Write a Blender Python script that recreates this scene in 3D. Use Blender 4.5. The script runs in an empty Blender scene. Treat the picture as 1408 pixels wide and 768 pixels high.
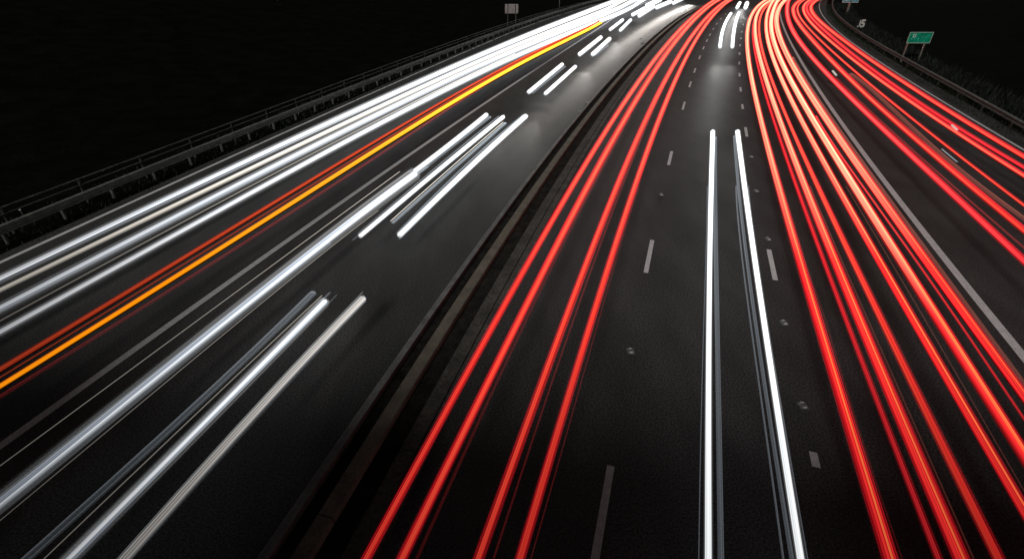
import bpy, bmesh, math, random
import numpy as np
random.seed(7)
rng = np.random.default_rng(11)
S = bpy.context.scene
COL = S.collection
# ------------------------------------------------------------------ camera (on the overpass)
F_PX, CAM_H = 700.0, 7.64
TH = math.atan(441.0 / F_PX)
cT, sT = math.cos(TH), math.sin(TH)
cam = bpy.data.cameras.new('camera'); cam_o = bpy.data.objects.new('camera', cam); COL.objects.link(cam_o)
cam_o.location = (0, 0, CAM_H); cam_o.rotation_euler = (math.pi / 2 - TH, 0, 0)
cam.sensor_width = 36.0; cam.lens = 36.0 * F_PX / 1408.0; cam.clip_start = 0.1; cam.clip_end = 3000
S.camera = cam_o

def P(x, y, h=0.0):
    """photo pixel -> the point of the horizontal plane z = h seen there"""
    dx = (x - 704) / F_PX; dy = (y - 384) / F_PX
    d = np.array([dx, cT - dy * sT, -sT - dy * cT]); t = (h - CAM_H) / d[2]
    return np.array([0, 0, CAM_H]) + t * d

# ------------------------------------------------------------------ world and render settings
w = bpy.data.worlds.new('World'); S.world = w; w.use_nodes = True
nt = w.node_tree
sky = nt.nodes.new('ShaderNodeTexSky'); sky.sky_type = 'NISHITA'; sky.sun_disc = False
sky.sun_elevation = math.radians(10); sky.sun_rotation = math.radians(40)
hs = nt.nodes.new('ShaderNodeHueSaturation'); hs.inputs['Saturation'].default_value = .25
nt.links.new(sky.outputs[0], hs.inputs['Color']); nt.links.new(hs.outputs[0], nt.nodes['Background'].inputs[0])
nt.nodes['Background'].inputs[1].default_value = 0.006
S.view_settings.view_transform = 'Standard'; S.view_settings.look = 'None'
S.view_settings.exposure = 0; S.view_settings.gamma = 1
S.render.engine = 'CYCLES'
S.cycles.use_denoising = True
S.cycles.max_bounces = 6; S.cycles.diffuse_bounces = 2; S.cycles.glossy_bounces = 2
S.cycles.transparent_max_bounces = 96
S.cycles.sample_clamp_indirect = 4.0

# ------------------------------------------------------------------ helpers
def tag(o, label=None, cat=None, group=None, kind=None):
    if label: o['label'] = label
    if cat: o['category'] = cat
    if group: o['group'] = group
    if kind: o['kind'] = kind
    return o
def empty(name, loc=(0, 0, 0), rz=0.0):
    o = bpy.data.objects.new(name, None); COL.objects.link(o); o.location = loc; o.rotation_euler = (0, 0, rz)
    o.empty_display_size = .2
    return o
def mesh_obj(name, verts, faces, mats, parent=None, smooth=False, attrs=None, fmat=None):
    me = bpy.data.meshes.new(name); me.from_pydata([tuple(map(float, v)) for v in verts], [], faces); me.update()
    for m in (mats if isinstance(mats, (list, tuple)) else [mats]): me.materials.append(m)
    if fmat: me.polygons.foreach_set('material_index', fmat)
    if smooth: me.polygons.foreach_set('use_smooth', [True] * len(me.polygons))
    for k, (typ, data) in (attrs or {}).items():
        a = me.attributes.new(k, typ, 'POINT')
        a.data.foreach_set('vector' if typ == 'FLOAT_VECTOR' else 'value', np.asarray(data, dtype=np.float32).ravel())
    o = bpy.data.objects.new(name, me); COL.objects.link(o)
    if parent: o.parent = parent
    return o
class MB:
    def __init__(s): s.v = []; s.f = []
    def add(s, v, f):
        n = len(s.v); s.v += [tuple(p) for p in v]; s.f += [tuple(i + n for i in q) for q in f]; return s
    def box(s, x0, x1, y0, y1, z0, z1):
        return s.add([(x0,y0,z0),(x1,y0,z0),(x1,y1,z0),(x0,y1,z0),(x0,y0,z1),(x1,y0,z1),(x1,y1,z1),(x0,y1,z1)],
                     [(0,3,2,1),(4,5,6,7),(0,1,5,4),(1,2,6,5),(2,3,7,6),(3,0,4,7)])
    def build(s, name, m, parent=None, **k): return mesh_obj(name, s.v, s.f, m, parent, **k)

def xpoly(pts, h, deg=4):
    W = np.array([P(x, y, h) for x, y in pts]); wt = np.array([max(y + 57, 3) for x, y in pts])
    n = len(pts); d = min(deg, n - 1 if n < 5 else n - 2)
    k = np.polyfit(W[:, 1] / 50, W[:, 0], d, w=wt)
    return k, float(W[:, 1].min()), float(W[:, 1].max())
def path(pts, h, near=None, far=None, deg=4, step=1.0, y0=None, y1=None):
    """smooth plan curve through the tracked points. near / far: metres to run on past the last tracked point
    (straight towards the bridge; with the bend's own radius away from it)"""
    k, a, b = xpoly(pts, h, deg)
    if y0 is not None: a = y0
    if y1 is not None: b = y1
    n = max(4, int((b - a) / step) + 1)
    Y = np.linspace(a, b, n); X = np.polyval(k, Y / 50)
    out = [np.array([x, y]) for x, y in zip(X, Y)]
    if near:
        d = out[0] - out[1]; d /= np.linalg.norm(d); m = max(2, int(near / 1.5))
        out = [out[0] + d * near * i / m for i in range(m, 0, -1)] + out
    if far:
        m = min(20, len(out) // 3)
        d1 = out[-1] - out[-2]; d0 = out[-m] - out[-m - 1]
        L = sum(np.linalg.norm(out[i + 1] - out[i]) for i in range(len(out) - m, len(out) - 1))
        kap = (math.atan2(d1[1], d1[0]) - math.atan2(d0[1], d0[0])) / max(L, 1)
        kap = max(-1 / 120, min(-1 / 400, kap)); ang = math.atan2(d1[1], d1[0]); p = out[-1].copy(); q = 0
        while q < far:
            ang += kap * 2; p = p + 2 * np.array([math.cos(ang), math.sin(ang)]); out.append(p.copy()); q += 2
    return np.array(out)
def normals2(p):
    t = np.gradient(p, axis=0); t /= np.linalg.norm(t, axis=1)[:, None]
    return np.stack([t[:, 1], -t[:, 0]], 1)          # to the right of the running direction
def shift(p, d): return p + normals2(p) * d
def arclen(p):
    return np.concatenate([[0], np.cumsum(np.linalg.norm(np.diff(p, axis=0), axis=1))])
def at_len(p, s):
    a = arclen(p); return np.array([np.interp(s, a, p[:, 0]), np.interp(s, a, p[:, 1])])
def resample(p, step):
    a = arclen(p); q = np.linspace(0, a[-1], max(2, int(a[-1] / step) + 1))
    return np.stack([np.interp(q, a, p[:, 0]), np.interp(q, a, p[:, 1])], 1)
def extrude(p, prof, closed=True, caps=True):
    """profile (offset to the right, height) swept along plan path p"""
    nr = normals2(p); m = len(prof); v = []; f = []
    for q, n_ in zip(p, nr):
        for o, z in prof: v.append((q[0] + n_[0] * o, q[1] + n_[1] * o, z))
    for i in range(len(p) - 1):
        for j in range(m if closed else m - 1):
            a, b = i * m + j, i * m + (j + 1) % m; f.append((a, b, b + m, a + m))
    if closed and caps:
        f.append(tuple(range(m - 1, -1, -1))); f.append(tuple(range((len(p) - 1) * m, len(p) * m)))
    return v, f
def sheet(p, q, z):
    """flat strip between two plan paths of the same count"""
    n = len(p); v = [(a[0], a[1], z) for a in p] + [(a[0], a[1], z) for a in q]
    return v, [(i, n + i, n + i + 1, i + 1) for i in range(n - 1)]

# ------------------------------------------------------------------ materials
def nodes(name):
    m = bpy.data.materials.new(name); m.use_nodes = True; t = m.node_tree
    return m, t, t.nodes, t.links
def ramp(N, stops):
    r = N.new('ShaderNodeValToRGB'); e = r.color_ramp.elements
    e[0].position, e[0].color = stops[0][0], (*stops[0][1], 1); e[1].position, e[1].color = stops[-1][0], (*stops[-1][1], 1)
    for p_, c_ in stops[1:-1]:
        x = e.new(p_); x.color = (*c_, 1)
    return r
def surface(name, c0, c1, scale=3.0, rough=.7, fine=None, bump=.0, bscale=60., metal=0., spec=.5, speck=None, stretch=(1, 1, 1)):
    m, t, N, L = nodes(name); b = N['Principled BSDF']
    tc = N.new('ShaderNodeTexCoord'); mp = N.new('ShaderNodeMapping'); mp.inputs['Scale'].default_value = stretch
    L.new(tc.outputs['Object'], mp.inputs[0])
    n1 = N.new('ShaderNodeTexNoise'); n1.inputs['Scale'].default_value = scale; n1.inputs['Detail'].default_value = 6; L.new(mp.outputs[0], n1.inputs[0])
    r = ramp(N, [(.32, c0), (.68, c1)]); L.new(n1.outputs[0], r.inputs[0]); out = r.outputs[0]
    if speck:
        n2 = N.new('ShaderNodeTexNoise'); n2.inputs['Scale'].default_value = speck[0]; n2.inputs['Detail'].default_value = 3; L.new(tc.outputs['Object'], n2.inputs[0])
        r2 = ramp(N, [(.3, (speck[1],) * 3), (.7, (speck[2],) * 3)]); L.new(n2.outputs[0], r2.inputs[0])
        mx = N.new('ShaderNodeMix'); mx.data_type = 'RGBA'; mx.blend_type = 'MULTIPLY'; mx.inputs[0].default_value = 1
        L.new(out, mx.inputs[6]); L.new(r2.outputs[0], mx.inputs[7]); out = mx.outputs[2]
    L.new(out, b.inputs['Base Color'])
    rr = N.new('ShaderNodeMapRange'); rr.inputs[3].default_value = rough - .03; rr.inputs[4].default_value = rough + .03
    L.new(n1.outputs[0], rr.inputs[0]); L.new(rr.outputs[0], b.inputs['Roughness'])
    b.inputs['Metallic'].default_value = metal; b.inputs['Specular IOR Level'].default_value = spec
    if bump:
        n3 = N.new('ShaderNodeTexNoise'); n3.inputs['Scale'].default_value = bscale; n3.inputs['Detail'].default_value = 4; L.new(tc.outputs['Object'], n3.inputs[0])
        bp = N.new('ShaderNodeBump'); bp.inputs['Strength'].default_value = bump; bp.inputs['Distance'].default_value = .01
        L.new(n3.outputs[0], bp.inputs['Height']); L.new(bp.outputs[0], b.inputs['Normal'])
    return m
ASPHALT = surface('asphalt', (.029, .0285, .028), (.047, .046, .045), 1.1, .64, spec=.28, bump=.55, bscale=60, speck=(27, .1, 2.9), stretch=(1, .35, 1))
SHOULDER = surface('shoulder_asphalt', (.028, .027, .026), (.05, .048, .044), 2.0, .7, bump=.6, bscale=70, speck=(45, .5, 1.4))
PAINT = surface('road_paint', (.66, .66, .66), (.84, .84, .83), 7, .6, bump=.3, bscale=90, speck=(40, .75, 1.15))
PAINT_OLD = surface('worn_road_paint', (.72, .72, .72), (.86, .86, .85), 7, .6, bump=.3, bscale=90, speck=(40, .7, 1.2))
CONCRETE = surface('concrete', (.13, .115, .09), (.22, .195, .15), 2.2, .85, bump=.5, bscale=40, speck=(22, .7, 1.2))
KERB = surface('kerb_concrete', (.13, .13, .124), (.24, .238, .23), 3, .8, bump=.5, bscale=40, speck=(22, .7, 1.2))
SLAB = surface('drain_concrete', (.045, .043, .038), (.10, .096, .085), 1.6, .85, bump=.6, bscale=40, speck=(16, .5, 1.4))
SOIL = surface('median_soil', (.012, .011, .010), (.034, .031, .026), 3, .95, spec=.1, bump=1, bscale=30, speck=(18, .6, 1.4))
GROUND = surface('verge_soil', (.002, .0025, .0015), (.006, .007, .004), .6, .95, spec=.03, bump=1, bscale=14, speck=(6, .5, 1.5))
STEEL = surface('galvanised_steel', (.20, .185, .16), (.34, .32, .28), 4, .55, metal=.3, speck=(25, .75, 1.15))
DULL = surface('weathered_steel', (.09, .09, .085), (.17, .17, .16), 4, .6, metal=.3, speck=(25, .75, 1.15))
DARK = surface('dark_gap', (.006, .006, .006), (.012, .012, .012), 8, .9)
POST = surface('dull_post_steel', (.05, .05, .045), (.10, .10, .09), 4, .7)
RAIL = surface('pale_rail_steel', (.15, .155, .14), (.25, .25, .23), 4, .6, speck=(25, .75, 1.15))
STUD = surface('stud_casting', (.16, .16, .16), (.3, .3, .3), 20, .5, metal=.5)
LENS = surface('reflector_lens', (.75, .75, .72), (.85, .85, .82), 20, .2)
GREEN = surface('green_sign_face', (.0, .20, .11), (.01, .42, .25), 3.2, .4, speck=(9, .6, 1.5))
BLUE = surface('blue_sign_face', (.02, .22, .32), (.05, .36, .46), 3, .4)
SWHITE = surface('white_sign_sheet', (.6, .6, .56), (.75, .75, .7), 5, .5)
SGREY = surface('bare_sign_back', (.20, .18, .175), (.32, .29, .28), 4, .6, speck=(14, .8, 1.1))
def leafmat(name, c0, c1):
    m = surface(name, c0, c1, 2.5, .8); return m
GRASS = leafmat('grass', (.005, .010, .003), (.016, .026, .008))
LEAF = leafmat('leaves', (.0015, .0035, .0012), (.005, .009, .0035))

# light: streaks run along the trail; every trail carries its own brightness along its length ('glow')
def lightmat(name, colA, colB, gain=1.0, add=False, contrast=(.35, 1.25), scale=2.6, under=.0, hotcol=None, hot=(.9, 2.4), oneside=False):
    m, t, N, L = nodes(name); N.remove(N['Principled BSDF']); out = N['Material Output']
    at = N.new('ShaderNodeAttribute'); at.attribute_name = 'streak'
    gl = N.new('ShaderNodeAttribute'); gl.attribute_name = 'glow'
    n = N.new('ShaderNodeTexNoise'); n.inputs['Scale'].default_value = scale; n.inputs['Detail'].default_value = 5; n.inputs['Roughness'].default_value = .65
    L.new(at.outputs['Vector'], n.inputs[0])
    r = ramp(N, [(.40, colA), (.60, colB)]); L.new(n.outputs[0], r.inputs[0])
    mr = N.new('ShaderNodeMapRange'); mr.inputs[1].default_value = .34; mr.inputs[2].default_value = .66
    mr.inputs[3].default_value = contrast[0] * gain; mr.inputs[4].default_value = contrast[1] * gain; L.new(n.outputs[0], mr.inputs[0])
    mu = N.new('ShaderNodeMath'); mu.operation = 'MULTIPLY'; L.new(mr.outputs[0], mu.inputs[0]); L.new(gl.outputs['Fac'], mu.inputs[1])
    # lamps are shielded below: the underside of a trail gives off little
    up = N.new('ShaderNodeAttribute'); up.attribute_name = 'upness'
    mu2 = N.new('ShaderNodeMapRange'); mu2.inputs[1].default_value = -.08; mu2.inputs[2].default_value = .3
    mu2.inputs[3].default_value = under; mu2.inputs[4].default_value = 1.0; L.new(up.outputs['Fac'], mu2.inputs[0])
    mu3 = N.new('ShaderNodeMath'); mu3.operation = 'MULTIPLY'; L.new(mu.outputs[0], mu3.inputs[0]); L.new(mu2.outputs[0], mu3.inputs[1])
    if oneside:      # gives off light outwards only
        ge = N.new('ShaderNodeNewGeometry'); m4 = N.new('ShaderNodeMath'); m4.operation = 'MULTIPLY_ADD'
        m4.inputs[1].default_value = -1; m4.inputs[2].default_value = 1; L.new(ge.outputs['Backfacing'], m4.inputs[0])
        m5 = N.new('ShaderNodeMath'); m5.operation = 'MULTIPLY'; L.new(mu3.outputs[0], m5.inputs[0]); L.new(m4.outputs[0], m5.inputs[1]); mu3 = m5
    col = r.outputs[0]
    if hotcol:       # brighter stretches burn out towards a paler colour
        hr = N.new('ShaderNodeMapRange'); hr.inputs[1].default_value = hot[0]; hr.inputs[2].default_value = hot[1]; L.new(gl.outputs['Fac'], hr.inputs[0])
        hm = N.new('ShaderNodeMix'); hm.data_type = 'RGBA'; L.new(hr.outputs[0], hm.inputs[0]); L.new(col, hm.inputs[6]); hm.inputs[7].default_value = (*hotcol, 1); col = hm.outputs[2]
    em = N.new('ShaderNodeEmission'); L.new(col, em.inputs[0]); L.new(mu3.outputs[0], em.inputs[1])
    if add:
        tr = N.new('ShaderNodeBsdfTransparent'); ad = N.new('ShaderNodeAddShader')
        L.new(tr.outputs[0], ad.inputs[0]); L.new(em.outputs[0], ad.inputs[1]); L.new(ad.outputs[0], out.inputs[0])
        try: m.cycles.emission_sampling = 'NONE'
        except Exception: pass
    else: L.new(em.outputs[0], out.inputs[0])
    return m

fill_sun = bpy.data.lights.new('soft_fill_sun', 'SUN'); fill_sun.energy = 1.35; fill_sun.angle = math.radians(18); fill_sun.color = (1, .975, .95)  # added soft fill from behind the camera, in place of accumulated headlamp wash
fill_o = bpy.data.objects.new('soft_fill_sun', fill_sun); COL.objects.link(fill_o); fill_o.rotation_euler = (math.radians(52), 0, math.radians(-28))

# ---- curves tracked in the photograph (pixels of its 1408 x 768 frame), lifted to their real height by P()
R1 = [(511, 754), (643, 512), (715, 382), (787, 256), (846, 160), (901, 82), (946, 30), (974, 6)]
R2 = [(559.5, 754), (677.5, 512), (742, 382), (809, 256), (862, 160), (910, 82), (953, 30), (980, 6)]
R3 = [(663, 754), (750, 512), (799, 382), (849, 256), (890, 160), (930.5, 82), (967, 30), (992, 6)]
R4 = [(719, 754), (791, 512), (832, 382), (873, 256), (908, 160), (942, 82), (974, 30), (997, 6)]
W1 = [(980, 181), (978, 256), (975.5, 382), (974.5, 512), (974, 754)]
W2 = [(1014, 181), (1024, 256), (1041, 382), (1061, 512), (1077, 612), (1098.5, 754)]
T1 = [(1219, 754), (1175.5, 612), (1145.5, 512), (1106, 382), (1070, 256), (1045, 160), (1029, 80), (1028, 40), (1034, 20), (1046, 6), (1054.5, 0)]
T2 = [(1285, 754), (1229, 612), (1190.5, 512), (1141, 382), (1095, 256), (1062, 160), (1039, 80), (1036, 40), (1038, 26)]
T3 = [(1315, 754), (1253.5, 612), (1211, 512), (1157, 382), (1107, 256), (1070, 160), (1044, 80), (1038.5, 40), (1041, 20), (1052.6, 6)]
T4 = [(1365, 754), (1296, 612), (1246.5, 512), (1184, 382), (1123.5, 256), (1081, 160), (1051, 80), (1044, 40), (1046.5, 20), (1057, 6)]
T5 = [(1355, 612), (1298, 512), (1222, 382), (1150, 256), (1099, 160), (1062.5, 80), (1054, 40), (1054.5, 20), (1060.5, 6)]
T6 = [(1397, 612), (1337, 512), (1253.5, 382), (1172, 256), (1114, 160), (1072.5, 80), (1061, 40), (1061, 20), (1067, 6)]
T7 = [(1383.5, 512), (1290, 382), (1198.5, 256), (1132.5, 160), (1084, 80), (1069, 40), (1068, 20), (1075, 6)]
T8 = [(1397, 512), (1302, 382), (1209, 256), (1141, 160), (1090, 80)]
S1 = [(1394, 347), (1296, 256), (1195.4, 160), (1116, 80), (1089, 40), (1082, 20), (1083, 6)]
S2 = [(1394, 306), (1332, 256), (1223, 160), (1139, 80), (1102.5, 40), (1092, 20), (1094, 6)]
S3 = [(1394, 272), (1372, 256), (1249.6, 160), (1154, 80), (1112.5, 40), (1098, 20), (1099, 6)]
S4 = [(1394, 234), (1280.4, 160), (1169, 80), (1123, 40), (1106.6, 20), (1107, 6)]
S5 = [(1394, 223), (1291.7, 160), (1178, 80), (1131, 40), (1112, 20), (1111.5, 6)]
S6 = [(1394, 208.6), (1314.4, 160), (1192, 80), (1139, 40), (1118, 20), (1117, 6)]
L1 = [(0, 384), (352, 217), (560, 119.5), (640, 86), (708, 56.5), (796, 21), (838, 5)]
L2 = [(0, 399), (352, 228.5), (560, 129), (640, 93), (708, 63), (796, 28), (848, 6)]
L3 = [(0, 425), (352, 242), (560, 138), (640, 100.5), (708, 69.5), (796, 34), (862, 6)]
L4 = [(0, 457), (352, 262), (560, 151), (640, 110), (708, 78.6), (796, 41), (874, 7)]
O1 = [(0, 509), (352, 294), (560, 170), (663, 109), (780, 51), (824, 29)]
O2 = [(0, 532), (352, 311), (560, 181), (663, 117), (780, 56), (826, 32)]
O3 = [(0, 546), (352, 325), (560, 187), (663, 121), (780, 58)]
M1 = [(0, 690), (117, 599), (217, 515), (352, 406), (452, 329), (539, 263), (570, 239)]
Mb = [(571, 235), (596, 216), (669, 158)]
Mt = [(0, 640), (352, 381), (519, 259), (549, 236)]
M2 = [(495, 325), (643, 201), (692, 161)]
M3 = [(540, 307), (638, 220), (695, 170)]
M4 = [(549, 324), (660, 217), (723, 160)]
N1 = [(37, 768), (147, 672), (317, 512), (432, 403)]
Nt = [(60, 768), (327, 515), (380, 464), (443, 406)]
N2 = [(97, 768), (217, 645), (347, 517), (392, 470), (447, 414)]
N3 = [(173, 768), (267, 655), (352, 570), (405, 508), (446, 467), (499, 410)]
P1a = [(727, 127), (773, 89)]
P1b = [(750, 129), (791, 92)]
P1c = [(732, 129), (777, 92)]
P2a = [(797, 75), (826, 52)]
P2b = [(815, 75), (838, 54)]
P2c = [(818, 77), (836, 63)]
P3a = [(839, 41), (856, 28)]
P3b = [(853, 42), (867, 28)]
P4a = [(870, 20.8), (886, 12)]
P4b = [(879, 22), (898, 10)]
P5a = [(890, 8.3), (908, 0)]
P5b = [(903, 10.6), (922, 2.8)]
P6a = [(926, 4.6), (940, -2)]
Qa = [(990, 65), (994.7, 39), (1005, 19)]
Qb = [(1007, 65), (1009.5, 40.6), (1015.8, 18)]
Q2a = [(1013.4, 11), (1017, 4.7)]
Q2b = [(1025, 11), (1027, 5)]
GA_ = [(829, 704), (892.5, 352), (921.5, 217), (940, 145), (949, 116), (956, 97), (962, 79), (967, 66), (972, 55.5), (976, 48.5), (981, 40), (986, 33), (991, 26)]
GB_ = [(1120, 631), (1062, 365), (1025.5, 183), (1021.5, 147), (1017, 103), (1016.5, 87), (1016.5, 74), (1017.5, 62.5), (1019, 53), (1020, 44), (1022, 34)]
GC_ = [(1408, 490), (1309, 369), (1222, 258), (1166, 180), (1136, 137), (1106, 93), (1089, 63), (1076, 33), (1073, 17), (1078, 3)]
GD_ = [(1408, 206), (1302, 144), (1264, 120), (1204, 80), (1157, 48.4), (1136.5, 29.7), (1128, 12.5), (1129.5, 0)]
GK = [(362, 768), (527, 512), (600, 420), (686, 300), (751, 220), (847, 100), (883, 60), (925, 32), (972, 5)]
GF_ = [(0, 612), (143, 512), (352, 361), (502, 256), (560, 215), (647, 153), (732, 100), (765, 78), (812, 45), (840, 28)]
GG_ = [(0, 359), (233, 256), (352, 203), (585, 90), (685, 55)]
from mathutils import Matrix
def XF(x, y): return Matrix.Translation((x, y, 0))
# ------------------------------------------------------------------ light trails
LM = dict(
 red=lightmat('red_core_light', (1, .030, .022), (1, .13, .055), .85, contrast=(.7, 1.3), hotcol=(1, .22, .12)),
 hot=lightmat('burning_core_light', (.60, .006, .014), (1, .05, .035), .9, contrast=(.45, 1.4), hotcol=(1, .38, .22), hot=(1.0, 1.55)),
 fil=lightmat('orange_filament_light', (1, .13, .04), (1, .34, .08), 1.15, contrast=(.8, 1.2), hotcol=(1, .56, .30), hot=(1.0, 1.6)),
 red_b=lightmat('red_edge_light', (.30, .002, .008), (.85, .014, .022), 1.0, True, oneside=True),
 red_h=lightmat('red_glare_light', (.10, .0, .004), (.22, .002, .008), .22, True, (.7, 1.1), 1.2, oneside=True),
 crimson=lightmat('crimson_core_light', (.75, .012, .03), (1, .06, .06), .85, contrast=(.6, 1.3), hotcol=(1, .13, .10)),
 dimred=lightmat('dim_red_light', (.10, .006, .008), (.26, .014, .015), .6, True),
 brown=lightmat('dim_brown_light', (.12, .03, .02), (.26, .07, .05), .6, True),
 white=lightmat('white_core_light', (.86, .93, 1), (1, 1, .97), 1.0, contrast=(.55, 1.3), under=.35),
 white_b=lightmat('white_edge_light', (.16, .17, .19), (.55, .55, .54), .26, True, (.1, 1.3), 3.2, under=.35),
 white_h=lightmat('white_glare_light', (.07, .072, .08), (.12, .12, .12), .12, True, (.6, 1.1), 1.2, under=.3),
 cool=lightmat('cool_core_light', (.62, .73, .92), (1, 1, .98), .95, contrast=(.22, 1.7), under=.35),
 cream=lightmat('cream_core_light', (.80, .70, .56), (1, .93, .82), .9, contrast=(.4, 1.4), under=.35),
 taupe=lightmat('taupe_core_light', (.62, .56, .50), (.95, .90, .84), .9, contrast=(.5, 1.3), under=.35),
 steel=lightmat('steel_grey_light', (.07, .085, .10), (.24, .27, .30), .5, True, (.2, 1.3), 3.2),
 strand=lightmat('thin_white_light', (.55, .50, .42), (.9, .86, .78), .55, under=.35),
 amber=lightmat('amber_core_light', (1, .27, .0), (1, .44, .018), .95, contrast=(.75, 1.3), hotcol=(1, .72, .05), hot=(.95, 1.4)),
 amber_b=lightmat('amber_edge_light', (.6, .05, .0), (.8, .14, .0), .35, True),
 tomato=lightmat('tomato_core_light', (.75, .055, .02), (1, .13, .045), .95, contrast=(.6, 1.3)),
 tomato_b=lightmat('tomato_edge_light', (.3, .006, .0), (.5, .02, .01), .35, True),
)
RY = [3, 8, 11, 17, 27, 44, 74, 110]; RR = [.077, .091, .102, .128, .165, .212, .288, .375]
G_ = dict(
 r=([3, 6, 9, 13, 20, 35, 60, 110], [.30, .52, .82, 1.08, 1.35, 1.6, 1.8, 2.0]),
 L=([8, 12, 17, 22, 30, 45, 80], [.26, .55, 1.1, 1.8, 2.6, 3.6, 5]),
 M=([3, 5, 8, 12, 17, 28, 60], [.22, .36, .80, 1.35, 2.0, 3.0, 5]),
 W=([3, 7, 14, 25], [.78, 1.15, 1.9, 2.6]),
 P=([30, 60, 120], [2.4, 3.0, 4.0]),
 o=([6, 12, 22, 40, 80], [.26, .55, .95, 1.5, 2.2]),
 a=([6, 12, 22, 40, 80], [.70, .9, 1.1, 1.6, 2.2]),
)
def tube(path2, h, kn, kf, mat, name, parent, rel, gkey, gmul=1.0, sides=10, cap=True, dz=0.0, seed=0.0):
    p = path2; t = np.gradient(p, axis=0); t /= np.linalg.norm(t, axis=1)[:, None]
    nr = np.stack([t[:, 1], -t[:, 0]], 1); Y = p[:, 1]
    kk = np.interp(Y, [4, 25], [kn, kf]); r = np.interp(Y, RY, RR) * kk * rel
    gl = np.interp(Y, *G_[gkey]) * gmul; s = arclen(p)
    if cap:                                   # slightly rounded ends, total length kept
        e0, e1 = min(r[0] * .35, s[1] * .5), min(r[-1] * .35, (s[-1] - s[-2]) * .5)
        def grow(a, st_, en_): return np.concatenate([[st_[0]], [st_[1]], a[1:-1], [en_[0]], [en_[1]]])
        p = grow(p, (p[0], p[0] + t[0] * e0), (p[-1] - t[-1] * e1, p[-1]))
        r = grow(r, (r[0] * .8, r[0]), (r[-1], r[-1] * .8)); nr = grow(nr, (nr[0], nr[0]), (nr[-1], nr[-1]))
        gl = grow(gl, (gl[0], gl[0]), (gl[-1], gl[-1])); s = arclen(p)
    hh = np.maximum(h, r + .03)
    if dz: hh = hh + r / rel * .66 * dz; dz = 0.0
    v = []; st = []; g = []; f = []; up = []
    for i in range(len(p)):
        for j in range(sides):
            a = 2 * math.pi * j / sides
            v.append((p[i, 0] + nr[i, 0] * r[i] * math.cos(a), p[i, 1] + nr[i, 1] * r[i] * math.cos(a), hh[i] + dz + r[i] * math.sin(a)))
            st.append((math.cos(a) * 1.5 * max(.6, rel * 1.3) + seed, math.sin(a) * 1.5 * max(.6, rel * 1.3) + seed * .37, s[i] * .012)); g.append(gl[i]); up.append(math.sin(a))
    for i in range(len(p) - 1):
        for j in range(sides):
            a = i * sides + j; b = i * sides + (j + 1) % sides; f.append((a, a + sides, b + sides, b))
    f.append(tuple(range(sides))); f.append(tuple(range((len(p) - 1) * sides + sides - 1, (len(p) - 1) * sides - 1, -1)))
    return mesh_obj(name, v, f, mat, parent, smooth=True, attrs={'streak': ('FLOAT_VECTOR', st), 'glow': ('FLOAT', g), 'upness': ('FLOAT', up)})
STY = {  # core, edge, glare materials and core share of the full width
 'red': ('red', 'red_b', 'red_h', .50), 'hot': ('hot', 'red_b', 'red_h', .62), 'crimson': ('crimson', 'red_b', 'red_h', .52),
 'white': ('white', 'white_b', 'white_h', .74), 'cool': ('cool', 'white_b', 'white_h', .62), 'cream': ('cream', 'white_b', None, .72),
 'taupe': ('taupe', 'steel', None, .70), 'amber': ('amber', 'amber_b', None, .76), 'tomato': ('tomato', 'tomato_b', None, .70),
 'needle': ('white', 'white_b', 'white_h', .30),
 'dimred': ('dimred', None, None, 1), 'brown': ('brown', None, None, 1), 'steel': ('steel', None, None, 1), 'strand': ('strand', None, None, 1),
}
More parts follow.
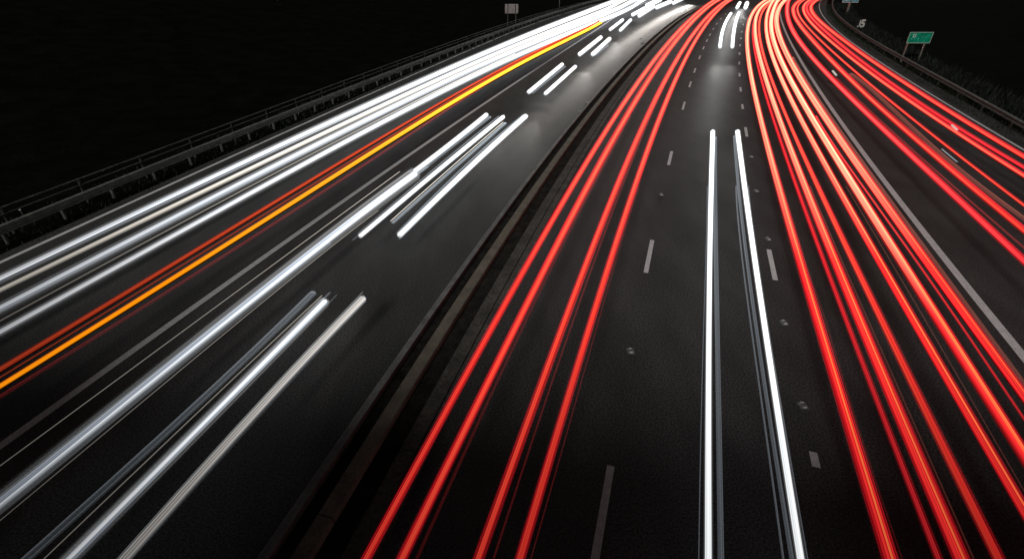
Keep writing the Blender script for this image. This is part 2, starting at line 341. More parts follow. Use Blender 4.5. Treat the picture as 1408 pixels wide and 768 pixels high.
def trail(pts, style, h, kn, kf, gkey, label, group, near=None, far=None, deg=4, gmul=1.0, side=(), step=1.0, cat='light trail', rel=None, fil=.16):
    pth = path(pts, h, near, far, deg, step)
    c, b, g, share = STY[style]
    if rel: share = rel
    mid = pth[0]; root = empty('light_trail', (mid[0], mid[1], 0)); tag(root, label, cat, group)
    sd = float(rng.uniform(0, 40)); o0 = np.array([mid[0], mid[1]])
    q = pth - o0
    def tb(pp, *a, **k):
        ob = tube(pp, *a, **k)                   # built in world space, handed to the root's space
        ob.data.transform(XF(-mid[0], -mid[1])); return ob
    if b is None:
        tb(pth, h, kn, kf, LM[c], 'light_strand', root, 1, gkey, gmul, seed=sd)
    else:
        tb(pth, h, kn, kf, LM[c], 'light_core', root, share, gkey, gmul, seed=sd)
        tb(pth, h, kn, kf, LM[b], 'light_edge', root, 1.0, gkey, gmul, seed=sd + 3)
        if style == 'hot':
            tb(pth, h, kn, kf, LM['fil'], 'light_filament', root, fil, gkey, gmul, sides=6, dz=1.0, seed=sd + 1)
        if gkey in 'PM' and (near is None or far is None) and cat == 'light trail':
            # frayed ends: fine strands that start earlier or stop later than the bright core
            lo = 0 if near is None else None
            rr_ = float(np.interp(pth[-1][1], RY, RR)) * kf
            for off, e0_, e1_ in ((rng.uniform(-.75, -.4), rng.uniform(-.3, .5), rng.uniform(.2, .9)), (rng.uniform(.4, .75), rng.uniform(-.2, .6), rng.uniform(-.1, .7))):
                q_ = shift(pth, off * rr_); d0 = q_[0] - q_[1]; d0 /= np.linalg.norm(d0); d1 = q_[-1] - q_[-2]; d1 /= np.linalg.norm(d1)
                q_ = q_.copy(); sc = 2.2 * rr_ / .2
                if near is None: q_[0] += d0 * e0_ * sc * .5
                q_[-1] += d1 * e1_ * sc * .5
                tb(q_, h, .2 * kn, .2 * kf, LM['steel'], 'side_strand', root, 1, gkey, gmul, sides=5, seed=sd + 7 + off)
        if g: tb(pth, h, kn, kf, LM[g], 'light_glare', root, 1.25, gkey, gmul, seed=sd + 5)
    for (spts, sst, sk, sn, sf) in side:
        sp = path(spts, h, sn, sf, deg if len(spts) > 4 else 3, step)
        tb(sp, h, sk, sk, LM[sst], 'side_strand', root, 1, gkey, gmul, sides=6, seed=sd + 9)
    return root



# --- the outbound carriageway, red tail lights beside the median
GA = 'red tail light trails in the lane beside the median'
N_, F_ = 7, 34
trail(R1, 'red', .75, 0.9, 0.85, 'r', 'red light trail closest to the concrete median', GA, N_, F_)
trail(R2, 'red', .75, 1.0, 1.0, 'r', 'thick red light trail second from the median, dark red strand on its right', GA, N_, F_,
      side=[([(579,754),(689.5,512),(751,382),(815,256),(866,160)], 'dimred', .30, N_, None)])
trail(R3, 'red', .75, 0.98, 0.88, 'r', 'red light trail third from the median, with a thin dim strand on its right', GA, N_, F_,
      side=[([(683,754),(764,512),(808,382),(856,256),(894,160),(934,82)], 'dimred', .2, N_, None)])
trail(R4, 'red', .75, 0.9, 0.85, 'r', 'red light trail fourth from the median, nearest the left dashed lane line', GA, N_, F_,
      side=[([(734,754),(803,512),(840,382),(879,256)], 'dimred', .13, N_, None)])
# --- long white pair in the middle lane
GB = 'pair of long white trails in the middle lane'
trail(W1, 'white', .65, 0.74, 0.8, 'W', 'long white light trail running straight up the middle lane, left one of the pair', GB, N_, None, deg=3,
      side=[([(983.5,190),(983,256),(985,382),(987,512),(991,754)], 'steel', .55, N_, None), ([(972.5,256),(969.5,382),(966,512),(963,612),(961,754)], 'steel', .10, N_, None)])
trail(W2, 'white', .65, 0.8, 0.8, 'W', 'long white light trail slanting down right in the middle lane, right one of the pair', GB, N_, None, deg=3,
      side=[([(1009.5,188),(1016,256),(1029.5,382),(1048,512),(1066,612),(1086,754)], 'steel', .42, N_, None),
            ([(1012,256),(1024,382),(1041,512),(1056,612),(1075,754)], 'steel', .2, N_, None), ([(1108,754),(1084,612),(1066,512),(1045,382),(1029,256)], 'steel', .12, N_, None)])
# --- busy red bundle between the right dashed line and the solid line
GC = 'red tail light trails between the right dashed line and the solid white line'
trail(T1, 'hot', .75, 1.3, 0.88, 'r', 'thick red light trail, first to the right of the right dashed line', GC, N_, F_, rel=.72,
      side=[([(1236,754),(1188,612),(1157,512),(1115,382)], 'dimred', .13, N_, None)])
trail(T2, 'crimson', .75, 0.7, 0.48, 'r', 'narrow dull red light trail, second to the right of the right dashed line', GC, N_, None, gmul=.62)
trail(T3, 'hot', .75, 1.35, 0.88, 'r', 'thick red light trail, third to the right of the right dashed line', GC, N_, F_, rel=.72,
      side=[([(1333,754),(1270,612),(1226,512),(1168,382),(1114,256)], 'brown', .16, N_, None)])
trail(T4, 'red', .75, 1.0, 0.55, 'r', 'medium red light trail, fourth to the right of the right dashed line', GC, N_, F_, gmul=.85, rel=.6)
trail(T5, 'hot', .75, 1.1, 0.85, 'r', 'light trail with fine yellow line, left of the three beside the solid white line', GC, N_, F_, rel=.7,
      side=[([(1372,612),(1314,512),(1238,382),(1163,256)], 'brown', .1, N_, None)])
trail(T6, 'hot', .75, 1.3, 1.08, 'r', 'broadest yellow and red light trail, middle of the three beside the solid white line', GC, N_, F_, gmul=1.2, rel=.72, fil=.24)
trail(T7, 'hot', .75, 1.15, 1.15, 'r', 'many-stranded red light trail, right of the three beside the solid white line', GC, N_, F_, rel=.75, fil=.12,
      side=[([(1365,512),(1276,382),(1186,256),(1122,160)], 'crimson', .28, N_, None)])
trail(T8, 'brown', .75, .42, .42, 'r', 'thin brownish red light trail hugging the left side of the solid white line', GC, N_, None, gmul=1.5)
# --- red trails right of the solid line
GD = 'red tail light trails to the right of the solid white line'
E_ = 9
trail(S1, 'crimson', .75, 1.15, 0.95, 'r', 'bright red light trail first to the right of the solid white line', GD, E_, F_, gmul=1.1,
      side=[([(1394,329),(1310,256),(1212,168),(1150,108)], 'dimred', .3, E_, None)])
trail(S2, 'red', .75, 1.05, 0.98, 'r', 'broad red light trail second to the right of the solid white line', GD, E_, F_, gmul=.9,
      side=[([(1394,292),(1346,256),(1236,160),(1170,103)], 'brown', .7, E_, None)])
trail(S3, 'red', .75, 0.55, 0.5, 'r', 'single narrow orange red light trail in the middle of the right hand group', GD, E_, F_, gmul=.8)
trail(S4, 'red', .75, 0.85, 0.78, 'r', 'red light trail fourth right of the solid white line, lower of a close pair', GD, E_, F_)
trail(S5, 'crimson', .75, 0.75, 0.7, 'r', 'dull crimson light trail, upper of a close pair, fading towards the right edge', GD, E_, F_, gmul=.75)
trail(S6, 'red', .75, 0.9, 0.92, 'r', 'outermost red light trail, next to the white edge line and the right guardrail', GD, E_, F_, gmul=.85)
# --- inbound carriageway, white and amber trails by the left guardrail
GE = 'long white headlight trails nearest the left guardrail'
trail(L1, 'cool', .65, 1.15, 1.12, 'L', 'bluish white light trail nearest the left guardrail, top one of the long white bundle', GE, 9, 46)
trail(L2, 'cream', .65, 0.6, 0.72, 'L', 'narrow cream light trail, second from the top of the long white bundle', GE, 9, 46)
trail(L3, 'cool', .65, 1.4, 1.12, 'L', 'broadest white light trail, third from the top of the long white bundle', GE, 9, 46,
      side=[([(0,441),(352,252),(560,145),(640,106),(708,74)], 'strand', .16, 9, None)])
trail(L4, 'cool', .65, 1.0, 1.0, 'L', 'bottom white light trail of the long white bundle above the amber trail', GE, 9, 46)
GF = 'amber and red trails below the long white bundle'
trail(O1, 'tomato', .85, .95, .55, 'o', 'orange red light trail along the upper side of the amber trail', GF, 9, None, gmul=.8,
      side=[([(0,519),(352,302),(560,174.5),(663,112.5),(780,53.5)], 'tomato', .17, 9, None)])
trail(O2, 'amber', .85, .74, .9, 'a', 'bright amber yellow light trail, the only yellow one on the left carriageway', GF, 9, None, gmul=1.1)
trail(O3, 'dimred', .85, .5, .4, 'o', 'thin dim red light trail along the lower side of the amber trail', GF, 9, None, gmul=1.6, deg=3)
# --- the two inner lanes of the inbound carriageway
GG = 'white headlight trails in the inner lanes of the left carriageway'
trail(M1, 'cool', .65, 1.75, 1.85, 'M', 'thickest silver white light trail, coming from the lower left edge', GG, 8, None, deg=3, rel=.46,
      side=[([(0,700),(117,607),(217,522),(352,412),(452,335)], 'steel', 1.0, 8, None), ([(0,714),(117,620),(217,533),(352,422),(452,343),(520,289)], 'strand', .07, 8, None)])
trail(Mb, 'white', .65, 0.8, 0.8, 'M', 'white light trail starting right where the thickest silver trail ends', GG, None, None, deg=2,
      side=[([(577,237.5),(604,216),(674,161.5)], 'steel', .5, None, None)])
trail(Mt, 'strand', .65, .08, .10, 'M', 'hair thin gold white light trail between the solid line and the thickest silver trail', GG, 8, None, deg=2)
trail(M2, 'white', .65, 0.7, 0.74, 'M', 'white light trail in the centre of the left carriageway, left of two faint thin lines', GG, None, None, deg=2,
      side=[([(492,322),(640,197),(686,160)], 'steel', .2, None, None)])
trail(M3, 'steel', .65, .42, .42, 'M', 'faint grey double light trail between two bright white trails', GG, None, None, deg=2, gmul=2,
      side=[([(537,304),(634,218),(692,168)], 'strand', .08, None, None)])
trail(M4, 'white', .65, 0.84, 0.88, 'M', 'bright white light trail with a dark line along it, nearest the median in its row', GG, None, None, deg=2, gmul=1.1,
      side=[([(546,321),(655,214),(719,159)], 'steel', .28, None, None)])
trail(N1, 'steel', .65, .85, .85, 'M', 'dull grey light trail, leftmost of the lowest three broad ones', GG, 6, None, deg=2, gmul=1.5)
trail(Nt, 'strand', .65, .10, .10, 'M', 'hair thin white light trail between the dull grey trail and its bright neighbour', GG, 6, None, deg=2, gmul=1.2)
trail(N2, 'cool', .65, 1.3, 1.25, 'M', 'bright silver light trail at the lower left, middle of the lowest three broad ones', GG, 6, None, deg=2, gmul=1.3, rel=.5,
      side=[([(107,768),(228,645),(357,517),(401,470),(463,405)], 'steel', .1, 6, None)])
trail(N3, 'taupe', .65, 1.1, 1.05, 'M', 'beige white light trail at the lower left, the one nearest the median', GG, 6, None, deg=2, gmul=1.0,
      side=[([(163,768),(257,655),(343,570),(396,508),(437,467),(498,401)], 'strand', .07, 6, None), ([(183,768),(277,655),(362,570),(414,508),(455,467),(502,414)], 'steel', .14, 6, None)])
GH = 'short white headlight trails far along the left carriageway'
sh = dict(near=None, far=None, deg=1)
trail(P1a, 'white', .65, 0.8, 0.8, 'P', 'short white light trail, left one of the pair nearest the camera beside the solid line', GH, **sh,
      side=[(P1c, 'steel', .34, None, None)])
trail(P1b, 'white', .65, 0.78, 0.78, 'P', 'short white light trail, right one of the pair nearest the camera', GH, **sh)
trail(P2a, 'white', .65, 0.95, 0.95, 'P', 'short white light trail, left one of the second pair below the amber end', GH, **sh)
trail(P2b, 'white', .65, 0.95, 0.95, 'P', 'short white light trail with a frayed lower side, right one of the second pair', GH, **sh,
      side=[(P2c, 'steel', .4, None, None)])
trail(P3a, 'white', .65, 0.8, 0.8, 'P', 'short white light trail, left one of the small third pair right of the amber end', GH, **sh)
trail(P3b, 'white', .65, 0.8, 0.8, 'P', 'short white light trail, right one of the small third pair', GH, **sh)
trail(P4a, 'white', .65, 0.95, 0.95, 'P', 'fat blurred white light spot, left one of the fourth pair near the top edge', GH, **sh)
trail(P4b, 'white', .65, 1.05, 1.05, 'P', 'fat blurred white light spot, right one of the fourth pair near the top edge', GH, **sh)
trail(P5a, 'white', .65, 1.3, 1.3, 'P', 'large white light spot cut by the top edge, beside the white blaze', GH, **sh)
trail(P5b, 'white', .65, 1.1, 1.1, 'P', 'long white light spot just below the top edge, second from the white blaze', GH, **sh)
trail(P6a, 'white', .65, 1.0, 1.0, 'P', 'last white light spot at the top edge towards the median', GH, **sh)
GI = 'short white trails far along the middle lane of the right carriageway'
trail(Qa, 'white', .65, 0.74, 0.74, 'P', 'curved short white light trail far up the middle lane, left one of two', GI, None, None, deg=2)
trail(Qb, 'white', .65, 0.74, 0.74, 'P', 'curved short white light trail far up the middle lane, right one of two', GI, None, None, deg=2)
trail(Q2a, 'white', .65, 0.9, 0.9, 'P', 'white light spot at the top of the middle lane, left one of two', GI, **sh)
trail(Q2b, 'white', .65, 1.1, 1.1, 'P', 'round white light spot at the top of the middle lane, right one of two', GI, **sh)
GJ = 'small white glints among the red trails'
trail([(1145,98),(1150,104)], 'cream', .8, .42, .42, 'P', 'small cream glint between the first two red trails right of the solid line', GJ, near=None, far=None, deg=1, step=.5, gmul=.3)
trail([(1309,172.5),(1316,179)], 'cream', .8, .42, .42, 'P', 'small white glint on the outer pair of red trails near the right edge', GJ, near=None, far=None, deg=1, step=.5, gmul=.3)
trail([(1295,205.5),(1316,223)], 'steel', .5, .2, .2, 'P', 'pale grey sliver of light on the dark lane under the narrow orange red trail', GJ, near=None, far=None, deg=1, step=.5, gmul=1.2)

# ------------------------------------------------------------------ ground, roads, markings

pK = path(GK, 0, 12, 120, deg=4)
pC = path(GC_, 0, 14, 110); pD = path(GD_, 0, 26, 110)
pA = path(GA_, 0, 12, 130, deg=4); pB = path(GB_, 0, 14, 130, deg=4)
pF = path(GF_, 0, 16, 150, deg=3); pG = path(GG_, 0, 20, 170, deg=2)

gx = np.linspace(-260, 330, 84); gy = np.linspace(-60, 460, 80)
def dist_path(x, y, p): return np.min(np.hypot(p[:, 0] - x, p[:, 1] - y))
allroad = np.vstack([pC[::4], pD[::4], pF[::4], pG[::4], pK[::4], pA[::4]])
gv = []
for y in gy:
    for x in gx:
        d = dist_path(x, y, allroad)
        z = -.06 + max(0, min(1, (d - 10) / 40)) ** 1.3 * (5.0 + 1.2 * math.sin(x * .05) * math.cos(y * .04))
        gv.append((x, y, z))
nx = len(gx)
gf = [(j * nx + i, j * nx + i + 1, (j + 1) * nx + i + 1, (j + 1) * nx + i) for j in range(len(gy) - 1) for i in range(nx - 1)]
tag(mesh_obj('ground', gv, gf, GROUND, smooth=True), kind='structure')

def same(p, q, n=260):
    def rs(a):
        s = arclen(a); t = np.linspace(0, s[-1], n); return np.stack([np.interp(t, s, a[:, 0]), np.interp(t, s, a[:, 1])], 1)
    return rs(p), rs(q)
# inbound road: from the verge to the kerb; outbound road: from the median strip to beyond the edge line
inK = shift(pK, -.02); outG = shift(pG, -.5)
a_, b_ = same(outG, inK); v, f = sheet(a_, b_, .0)
road_in = tag(mesh_obj('road_inbound', v, f, ASPHALT), kind='structure')
a_, b_ = same(shift(pK, 1.70), shift(pD, 1.25)); v, f = sheet(a_, b_, .0)
road_out = tag(mesh_obj('road_outbound', v, f, ASPHALT), kind='structure')
def line(p, wdt, mat, parent, z=.005):
    v, f = sheet(shift(p, -wdt / 2), shift(p, wdt / 2), z); return mesh_obj('edge_line', v, f, mat, parent)
line(pF, .19, PAINT_OLD, road_in); line(pG, .16, PAINT_OLD, road_in)
line(pC, .22, PAINT, road_out); line(pD, .15, PAINT, road_out)
def dashes(p, ranges, wdt, parent):
    s = arclen(p)
    for (ya, yb) in ranges:
        sa, sb = np.interp(ya, p[:, 1], s), np.interp(yb, p[:, 1], s)
        q = np.array([at_len(p, t) for t in np.linspace(sa, sb, 5)])
        v, f = sheet(shift(q, -wdt / 2), shift(q, wdt / 2), .005); mesh_obj('lane_dash', v, f, PAINT, parent)
def yr(y0, y1): return P(704, y0)[1], P(704, y1)[1]
dA = [yr(790, 640), yr(375, 330), yr(227, 208), yr(151, 140)]
dB = [yr(642, 621), yr(385, 343), yr(188, 175), yr(150, 143.5)]
for yy in (116, 97, 79, 66, 56, 48, 40, 33, 26, 19.5): c_ = P(704, yy)[1]; dA.append((c_ - 1.0, c_ + 1.0))
for yy in (123, 103, 87, 74, 62.5, 53, 44, 34): c_ = P(704, yy)[1]; dB.append((c_ - .7, c_ + .7))
dashes(pA, dA, .13, road_out); dashes(pB, dB, .14, road_out)

# median: kerb, soil, low concrete barrier, soil, concrete drain strips
mk = resample(pK, 1.2)
v, f = extrude(mk, [(0, -.05), (.0, .11), (.025, .13), (.16, .13), (.17, -.05)])
tag(mesh_obj('median_kerb', v, f, KERB), 'low grey concrete kerb edging the left carriageway along the median', 'kerb')
v, f = sheet(shift(mk, .17), shift(mk, 1.71), -.012)
tag(mesh_obj('median_ground', v, f, SOIL), kind='structure')
# barrier sections, 4 m long with open joints: one wall
bar = empty('concrete_barrier', (mk[0][0], mk[0][1], 0)); tag(bar, 'low brownish concrete barrier wall with cross joints down the middle of the median', 'barrier')
sm = arclen(mk); sec = 3.2; n_sec = int(sm[-1] / sec)
for i in range(n_sec):
    q = np.array([at_len(mk, t) for t in np.linspace(i * sec + .012, (i + 1) * sec - .012, 4)])
    if i * sec > 150: break
    v, f = extrude(q, [(.47, -.03), (.475, .11), (.49, .13), (.74, .13), (.755, .11), (.76, -.03)])
    o = mesh_obj('barrier_section', v, f, CONCRETE, bar); o.data.transform(XF(-mk[0][0], -mk[0][1]))
slab = empty('drain_strip', (mk[0][0], mk[0][1], 0)); tag(slab, 'flat grey concrete drain strip with cross joints between barrier and red trails', 'drain strip')
n = 0
for i in range(70):
    q = np.array([at_len(mk, t) for t in np.linspace(i * 2.4 + .012, (i + 1) * 2.4 - .012, 3)])
    if (i + 1) * 2.4 > sm[-1] or i * 2.4 > 150: break
    v, f = extrude(q, [(1.16, -.03), (1.16, .03), (1.46, .02), (1.46, -.03)])
    o = mesh_obj('slab', v, f, SLAB, slab); o.data.transform(XF(-mk[0][0], -mk[0][1]))
v, f = extrude(mk, [(1.49, -.03), (1.49, .03), (1.70, .03), (1.70, -.03)])
o = mesh_obj('edging', v, f, SLAB, slab); o.data.transform(XF(-mk[0][0], -mk[0][1]))

# ------------------------------------------------------------------ guardrails and fence
WB = [(-.02, .155), (.045, .13), (.055, .075), (.0, .03), (.0, -.03), (.055, -.075), (.045, -.13), (-.02, -.155)]
def wprof(sgn, zc):
    pr = [(sgn * a, zc + b) for a, b in WB]; back = [(sgn * (a - .006), zc + b) for a, b in reversed(WB)]
    return pr + back
def guardrail(name, p, side, zc, pitch, label, mat, posts_until=150, cap=100, reflect=()):
    p = resample(p, 1.0); r = empty(name, (p[0][0], p[0][1], 0)); tag(r, label, 'guardrail')
    T = XF(-p[0][0], -p[0][1])
    v, f = extrude(p, wprof(side, zc)); o = mesh_obj('rail', v, f, RAIL, r, smooth=False); o.data.transform(T)
    s = arclen(p); k = 0; t = .8
    while t < min(s[-1], posts_until) and k < cap:
        c_ = at_len(p, t); d_ = at_len(p, min(t + .3, s[-1])) - at_len(p, t - .3); a_ = math.atan2(d_[1], d_[0])
        m = MB(); m.box(-.03, .03, -.055, .055, -.25, zc + .13); 
        me = m.build('post', POST, r); me.data.transform(Matrix.Translation((c_[0] - p[0][0], c_[1] - p[0][1], 0)) @ Matrix.Rotation(a_, 4, 'Z') @ Matrix.Translation((0, side * -0.0 + (.08 if side > 0 else -.08), 0)))
        b2 = MB(); b2.box(-.05, .05, -.03, .03, zc - .1, zc + .1)
        t += pitch; k += 1
    return r, p
gl_pts = [(0,316),(220,230),(352,173),(495,118),(585,80),(704,38),(749,22),(804,4.7)]
pl = path(gl_pts, .45, 16, 60, deg=3)
guardrail('guardrail', pl, 1, .45, 1.9, 'grey steel guardrail on short posts along the left verge', DULL, 150)
gr_pts = [(1408,173),(1314,120),(1266,94),(1219,69),(1180,44),(1157,25),(1144,12.5),(1145,3)]
pr_ = path(gr_pts, .45, 26, 60)
guardrail('guardrail', pr_, -1, .45, 3.8, 'brownish grey steel guardrail curving round the right verge', STEEL, 190)
# two-rail fence behind the left guardrail
fr_pts = [(0,286),(220,204),(352,157),(505,99),(619,58),(749,17),(820,0)]
pf = resample(path(fr_pts, .85, 14, 50, deg=3), 1.0)
fe = empty('rail_fence', (pf[0][0], pf[0][1], 0)); tag(fe, 'dark fence of two thin horizontal rails behind the left guardrail', 'fence')
T = XF(-pf[0][0], -pf[0][1])
for z in (.85, .63):
    v, f = extrude(pf, [(math.cos(a) * .028, z + math.sin(a) * .028) for a in np.linspace(0, 2 * math.pi, 7)[:-1]])
    mesh_obj('rail', v, f, DULL, fe, smooth=True).data.transform(T)
s = arclen(pf); t = 1.0
while t < min(s[-1], 150):
    c_ = at_len(pf, t); m = MB(); m.box(-.025, .025, -.025, .025, -.2, .88)
    m.build('post', POST, fe).data.transform(Matrix.Translation((c_[0] - pf[0][0], c_[1] - pf[0][1], 0))); t += 2.6

# ------------------------------------------------------------------ road studs
stud_me = None
def stud_mesh():
    m = MB(); m.box(-.055, .055, -.075, .075, -.01, .012)
    v = [(-.045,-.06,.012),(.045,-.06,.012),(.045,.06,.012),(-.045,.06,.012),(-.028,-.025,.034),(.028,-.025,.034),(.028,.025,.034),(-.028,.025,.034)]
    m.add(v, [(4,5,6,7),(0,1,5,4),(1,2,6,5),(2,3,7,6),(3,0,4,7)])
    l = MB(); l.box(-.022, .022, -.058, -.046, .012, .030); l.box(-.022, .022, .046, .058, .012, .030)
    return m, l
m, l = stud_mesh(); proto = None
for px, py, lab in [
    (1104, 558, 'road stud just above the short white dash at the lower right'),
    (1078, 444, 'road stud between two dashes, right of the long white trail'),
    (1056, 329, 'road stud just beyond the dash beside the right long white trail'),
    (1040, 263, 'road stud on the right dashed line, lower of two close beside the white trail'),
    (1033, 216, 'tiny road stud on the right dashed line beside the tip of the long white trails'),
    (867, 483, 'road stud on the left lane line between two long dashes'),
    (909, 268, 'tiny road stud on the left lane line left of the long white trails')]:
    c_ = P(px, py)
    if proto is None:
        r = empty('road_stud'); m.build('stud_casting', STUD, r); l.build('reflector', LENS, r); proto = r
    else:
        r = proto.copy(); COL.objects.link(r)
        for ch in proto.children:
            q = ch.copy(); COL.objects.link(q); q.parent = r
    r.location = (c_[0], c_[1], .002); r.scale = (1.5, 1.3, 1.5); tag(r, lab, 'road stud', 'road studs on the right carriageway')
for px, py, lab in [(799, 154, 'white marker stud at the foot of the median kerb, closest to the camera'),
                    (808, 142, 'white marker stud at the median kerb, second from the camera'),
                    (881, 53, 'white marker stud on the left carriageway side of the kerb, farthest one'),
                    (883.5, 59.5, 'white marker stud beside the kerb bend, just before the farthest one')]:
    c_ = P(px, py); r = proto.copy(); COL.objects.link(r)
    for ch in proto.children:
        q = ch.copy(); COL.objects.link(q); q.parent = r; q.scale = (1.8, 1.4, 1.6)
    r.location = (c_[0], c_[1], .003); tag(r, lab, 'road stud', 'marker studs along the median kerb')

# ------------------------------------------------------------------ signs
def text_mesh(txt, size, name, mat, parent, loc, bold=.0):
    cu = bpy.data.curves.new(name, 'FONT'); cu.body = txt; cu.size = size; cu.extrude = .004; cu.offset = bold
    cu.align_x = 'CENTER'; cu.align_y = 'CENTER'
    o = bpy.data.objects.new(name + '_curve', cu); COL.objects.link(o)
    bpy.context.view_layer.update()
    me = bpy.data.meshes.new_from_object(o.evaluated_get(bpy.context.evaluated_depsgraph_get()))
    bpy.data.objects.remove(o); bpy.data.curves.remove(cu)
    me.materials.clear(); me.materials.append(mat)
    q = bpy.data.objects.new(name, me); COL.objects.link(q); q.parent = parent; q.location = loc; q.rotation_euler = (math.pi / 2, 0, 0)
    return q
def post_box(x, z1, w=.05, y=.06):
    m = MB(); m.box(x - w, x + w, y - w, y + w, -.3, z1); return m
# green destination sign
r = empty('road_sign', (35.0, 48.0, 0), 0); r.scale = (.84, 1, .93); tag(r, 'green rectangular road sign with pale border on two grey legs behind the right guardrail', 'road sign')
m = MB(); m.box(-1.2, 1.2, -.02, .02, 1.55, 2.5); m.build('sign_panel', GREEN, r)
m = MB()
for b_ in ((-1.2, 1.2, 1.55, 1.62), (-1.2, 1.2, 2.44, 2.5), (-1.2, -1.13, 1.62, 2.44), (1.13, 1.2, 1.62, 2.44)): m.box(b_[0], b_[1], -.026, -.0205, b_[2], b_[3])
m.build('sign_border', surface('pale_green_border', (.30, .42, .33), (.42, .55, .44), 5, .5), r)
m = MB(); m.box(-.80, -.48, -.027, -.0205, 2.04, 2.34); m.build('route_patch', surface('route_patch_white', (.4, .62, .48), (.6, .75, .62), 9, .5), r)
m = MB(); m.box(-.70, -.58, -.031, -.0275, 2.12, 2.26); m.build('patch_symbol', GREEN, r)
PG = surface('faint_green_lettering', (.03, .30, .17), (.08, .42, .26), 6, .5)
m = MB(); k = 14
for i in range(k):
    a0, a1 = 2 * math.pi * i / k, 2 * math.pi * (i + 1) / k
    cx, cz = .25, 2.1; v = [(cx + q * math.cos(a) , -.027, cz + q * math.sin(a)) for a in (a0, a1) for q in (.10, .15)]
    m.add(v, [(0, 1, 3, 2)])
m.box(.48, .86, -.027, -.0205, 2.08, 2.12); m.box(.62, .66, -.0275, -.0205, 2.02, 2.18); m.build('sign_mark', PG, r)
m = MB(); m.box(-.88, -.76, -.027, -.0205, 1.86, 1.98); m.box(-.68, -.60, -.027, -.0205, 1.84, 1.90); m.box(-.22, -.10, -.027, -.0205, 1.78, 2.02); m.build('sign_mark', surface('bright_green_mark', (.02, .5, .35), (.1, .65, .45), 9, .5), r)
for x in (-.98, .78): post_box(x, 2.4).build('leg', STEEL, r)
# blue sign cut by the top of the picture
r = empty('road_sign', (53.2, 91.0, 0), 0); tag(r, 'pale blue road sign with white lettering at the top edge beyond the right guardrail', 'road sign')
m = MB(); m.box(-1.25, 1.25, -.02, .02, 1.75, 3.35); m.build('sign_panel', BLUE, r)
m = MB(); 
for b_ in ((-1.25, 1.25, 1.75, 1.83), (-1.25, 1.25, 3.28, 3.35), (-1.25, -1.18, 1.83, 3.28), (1.18, 1.25, 1.83, 3.28)): m.box(b_[0], b_[1], -.027, -.0205, b_[2], b_[3])
m.build('sign_border', SWHITE, r)
m = MB()       # rows of illegible letters: short upright strokes
rr = random.Random(4)
for row, z0 in enumerate((1.92, 2.40, 2.88)):
    x = -1.08
    while x < 1.0:
        wd = rr.uniform(.05, .10); m.box(x, x + wd * .45, -.027, -.0205, z0, z0 + .20)
        if rr.random() < .7: m.box(x + wd * .45, x + wd * 1.5, -.0275, -.0205, z0 + rr.choice((0, .095, .185)), z0 + rr.choice((0, .095, .185)) * 0 + .235)
        x += wd * 1.5 + .05 + (.1 if rr.random() < .2 else 0)
m.build('sign_lettering', SWHITE, r)
post_box(.05, 3.0, .11).build('leg', STEEL, r)
# J5 marker
r = empty('marker_board', (42.6, 69.2, 0), 0); r.scale = (.9, 1, .9); tag(r, 'white J5 characters on a black marker board beyond the right guardrail', 'marker board')
m = MB(); m.box(-.62, .62, -.02, .02,   .36, 1.56); m.build('sign_panel', DARK, r)
text_mesh('5', 1.25, 'sign_digit', SWHITE, r, (.25, -.026, .97), .05)
m = MB(); m.box(-.24, -.07, -.03, -.022, .52, 1.42); m.box(-.45, -.24, -.03, -.022, .52, .68); m.box(-.45, -.34, -.03, -.022, .68, .77); m.build('sign_letter', SWHITE, r)
post_box(0, 1.5, .04, .045).build('leg', DARK, r)
# back of a sign on the left verge
r = empty('road_sign', (-.05, 76.0, 0), math.radians(4)); tag(r, 'grey road sign with two dark upright bands on thin legs behind the left fence', 'road sign')
m = MB(); m.box(-.88, .88, -.02, .02, 1.45, 2.55); m.build('sign_panel', SGREY, r)
for x in (-.50, .50):
    m = MB(); m.box(x - .05, x + .05, -.034, -.0205, 1.46, 2.54); m.build('sign_band', DARK, r)
for x in (-.52, .56): post_box(x, 2.3, .035).build('leg', DULL, r)
# slim marker post at the top of the left verge
c_ = P(769, 10); r = empty('marker_post', (c_[0], c_[1], 0)); tag(r, 'slim grey marker post with pale reflector behind the left fence near the top edge', 'marker post')
m = MB(); m.box(-.06, .06, -.03, .03, -.2, 1.1); m.build('post', DULL, r); m = MB(); m.box(-.045, .045, -.036, -.0305, .85, 1.02); m.build('reflector', SGREY, r)
# small delineators seen as pale specks
for (px, py, lab) in ((32, 296, 'small round pale reflector on a stake behind the left guardrail at the left edge'),
                      (1350, 152, 'small yellow reflector on a stake in front of the right guardrail')):
    c_ = P(px, py); r = empty('delineator', (c_[0], c_[1], 0)); tag(r, lab, 'delineator')
    m = MB(); m.box(-.012, .012, -.012, .012, -.15, .22); m.build('stake', DULL, r)
    v = [(.05 * math.cos(a), -.013 - d, .25 + .05 * math.sin(a)) for d in (0, .012) for a in np.linspace(0, 2 * math.pi, 13)[:-1]]
    f = [tuple(range(12)), tuple(range(23, 11, -1))] + [(i, (i + 1) % 12, 12 + (i + 1) % 12, 12 + i) for i in range(12)]
    mesh_obj('reflector', v, f, SWHITE, r)

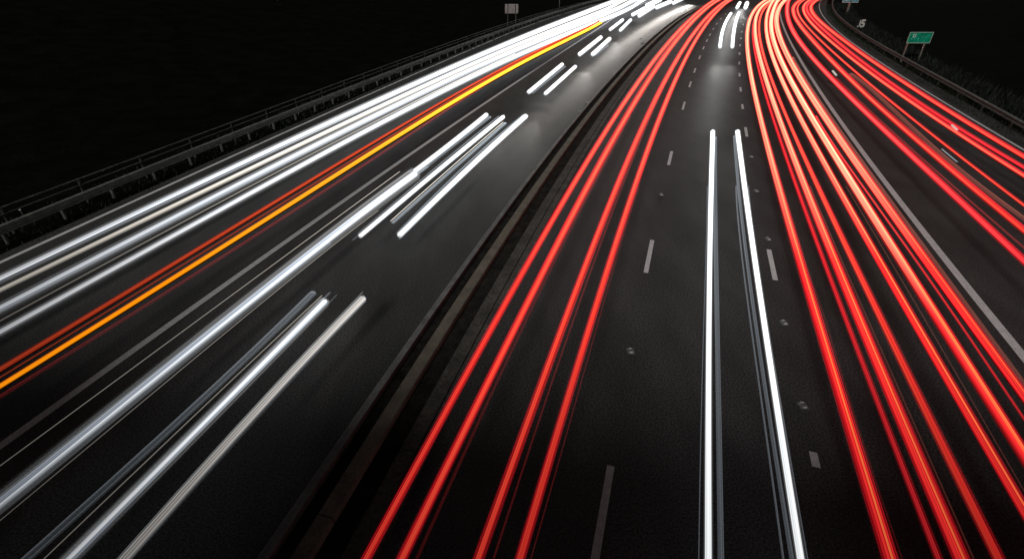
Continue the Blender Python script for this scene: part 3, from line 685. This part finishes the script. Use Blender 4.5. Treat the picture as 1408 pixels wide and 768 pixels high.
# ------------------------------------------------------------------ verge vegetation
def blades(name, p, d0, d1, n, hmin, hmax, mat, smax, wid=.012, z0=-.05):
    s = arclen(p); v = []; f = []
    nr = normals2(p)
    for i in range(n):
        t = rng.uniform(0, min(smax, s[-1])) ; u = rng.uniform()
        c_ = at_len(p, t); k = min(len(p) - 1, int(np.searchsorted(s, t)))
        clump = .55 + .45 * math.sin(t * 1.7 + 3 * math.sin(t * .31)) * math.sin(t * .9)
        d = d0 + (d1 - d0) * u; c_ = c_ + nr[k] * d
        h = rng.uniform(hmin, hmax) * (.5 + clump); a = rng.uniform(0, 2 * math.pi); lean = rng.uniform(.1, .6) * h; b = rng.uniform(0, 2 * math.pi)
        wv = np.array([math.cos(a), math.sin(a)]) * wid * (1 + t * .02); lv = np.array([math.cos(b), math.sin(b)]) * lean
        q = len(v); v += [(*(c_ - wv), z0), (*(c_ + wv), z0), (*(c_ + lv * .4 + wv * .7), z0 + h * .6), (*(c_ + lv * .4 - wv * .7), z0 + h * .6), (*(c_ + lv), z0 + h)]
        f += [(q, q + 1, q + 2, q + 3), (q + 3, q + 2, q + 4)]
    return mesh_obj(name, v, f, mat)
tag(blades('grass', pr_, -.9, .3, 9000, .06, .16, GRASS, 120, .014), 'short dark grass along the foot of the right guardrail', 'grass', kind='stuff')
tag(blades('weeds', pr_, .5, 3.2, 9000, .25, .6, LEAF, 120, .03), 'taller dark weeds behind the right guardrail', 'weeds', kind='stuff')
tag(blades('grass', pl, -2.0, .9, 9000, .05, .15, GRASS, 110, .014), 'short dark grass under the left guardrail', 'grass', kind='stuff')

# ------------------------------------------------------------------ headlamp beams of the passing traffic
def beam(p, s0, off, z, power, pitch, cone, back=False, col=(1, .95, .88)):
    s = arclen(p); a = at_len(p, s0); d = at_len(p, min(s0 + 1, s[-1])) - at_len(p, s0 - .5); d /= np.linalg.norm(d)
    nrm = np.array([d[1], -d[0]]); a = a + nrm * off
    if back: d = -d
    l = bpy.data.lights.new('headlamp_beam', 'SPOT'); l.energy = power; l.color = col; l.spot_size = math.radians(cone); l.spot_blend = 1.0
    l.shadow_soft_size = .6
    o = bpy.data.objects.new('headlamp_beam', l); COL.objects.link(o); o.location = (a[0], a[1], z)
    from mathutils import Vector
    v = Vector((d[0] * math.cos(pitch), d[1] * math.cos(pitch), -math.sin(pitch)))
    o.rotation_euler = v.to_track_quat('-Z', 'Y').to_euler()
def beams(p, off, ys, z, pw, pitch, cone, back=False, col=(1, .95, .88)):
    s = arclen(p)
    for y, w_ in zip(ys, pw): beam(p, float(np.interp(y, p[:, 1], s)), off, z, w_, math.radians(pitch), cone, back, col)

def lane(p, off, y0, y1, a, b, step=4.5, **k):
    y = y0
    while y <= y1:
        u = (y - y0) / (y1 - y0); pw_ = a * (b / a) ** u; beams(p, off, [y], 1.15, [pw_], 8, 95, **k); y += step * (1 + u)

lane(pK, -2.6, 24, 112, 55, 1000, 2.2, back=True, col=(1, .93, .86))
lane(pA, 1.7, 30, 105, 16, 260, 2.0, back=True, col=(1, .98, .95))
def beam_at(px, py, to, power, cone, tilt):
    a = P(px, py, .75); b = P(*to, 0.0); d = (b - a)[:2]; d /= np.linalg.norm(d)
    l = bpy.data.lights.new('headlamp_beam', 'SPOT'); l.energy = power; l.color = (1, .98, .95); l.spot_size = math.radians(cone); l.spot_blend = 1; l.shadow_soft_size = .12
    o = bpy.data.objects.new('headlamp_beam', l); COL.objects.link(o); o.location = (a[0] + d[0] * .4, a[1] + d[1] * .4, .75)
    from mathutils import Vector
    o.rotation_euler = Vector((d[0], d[1], -math.tan(math.radians(tilt)))).to_track_quat('-Z', 'Y').to_euler()
beam_at(990, 66, (978, 180), 260, 20, 1.5); beam_at(1007, 66, (1003, 180), 260, 20, 1.5)
beam_at(1013.5, 12, (998, 40), 200, 22, 1.5); beam_at(1025, 12, (1012, 40), 200, 22, 1.5)
beam_at(750, 130, (640, 260), 260, 30, 2.5); beam_at(815, 76, (720, 170), 380, 30, 2.5); beam_at(853, 43, (790, 95), 450, 30, 2.5)
beam_at(549, 325, (470, 440), 160, 34, 4); beam_at(495, 327, (430, 420), 160, 34, 4)
# overpass the picture is taken from (behind and below the camera, running off to the left and right on a skew); unseen, added and skewed to shade the near road
m = MB()
ux, uy = 1 / math.hypot(1, .16), -.16 / math.hypot(1, .16)
def sk(a, b, z): return (a * ux + b * uy, a * uy - b * ux - .45, z)     # a along the deck, b away from the view
v = []
for (b0, b1, z0, z1) in ((0, 11, 5.1, 6.1), (0, .35, 6.1, 7.1), (10.65, 11, 6.1, 7.1)):
    q = [sk(a, b, z) for z in (z0, z1) for (a, b) in ((-45, b0), (45, b0), (45, b1), (-45, b1))]
    m.add(q, [(0,3,2,1),(4,5,6,7),(0,1,5,4),(1,2,6,5),(2,3,7,6),(3,0,4,7)])
tag(m.build('bridge_deck', CONCRETE), kind='structure')
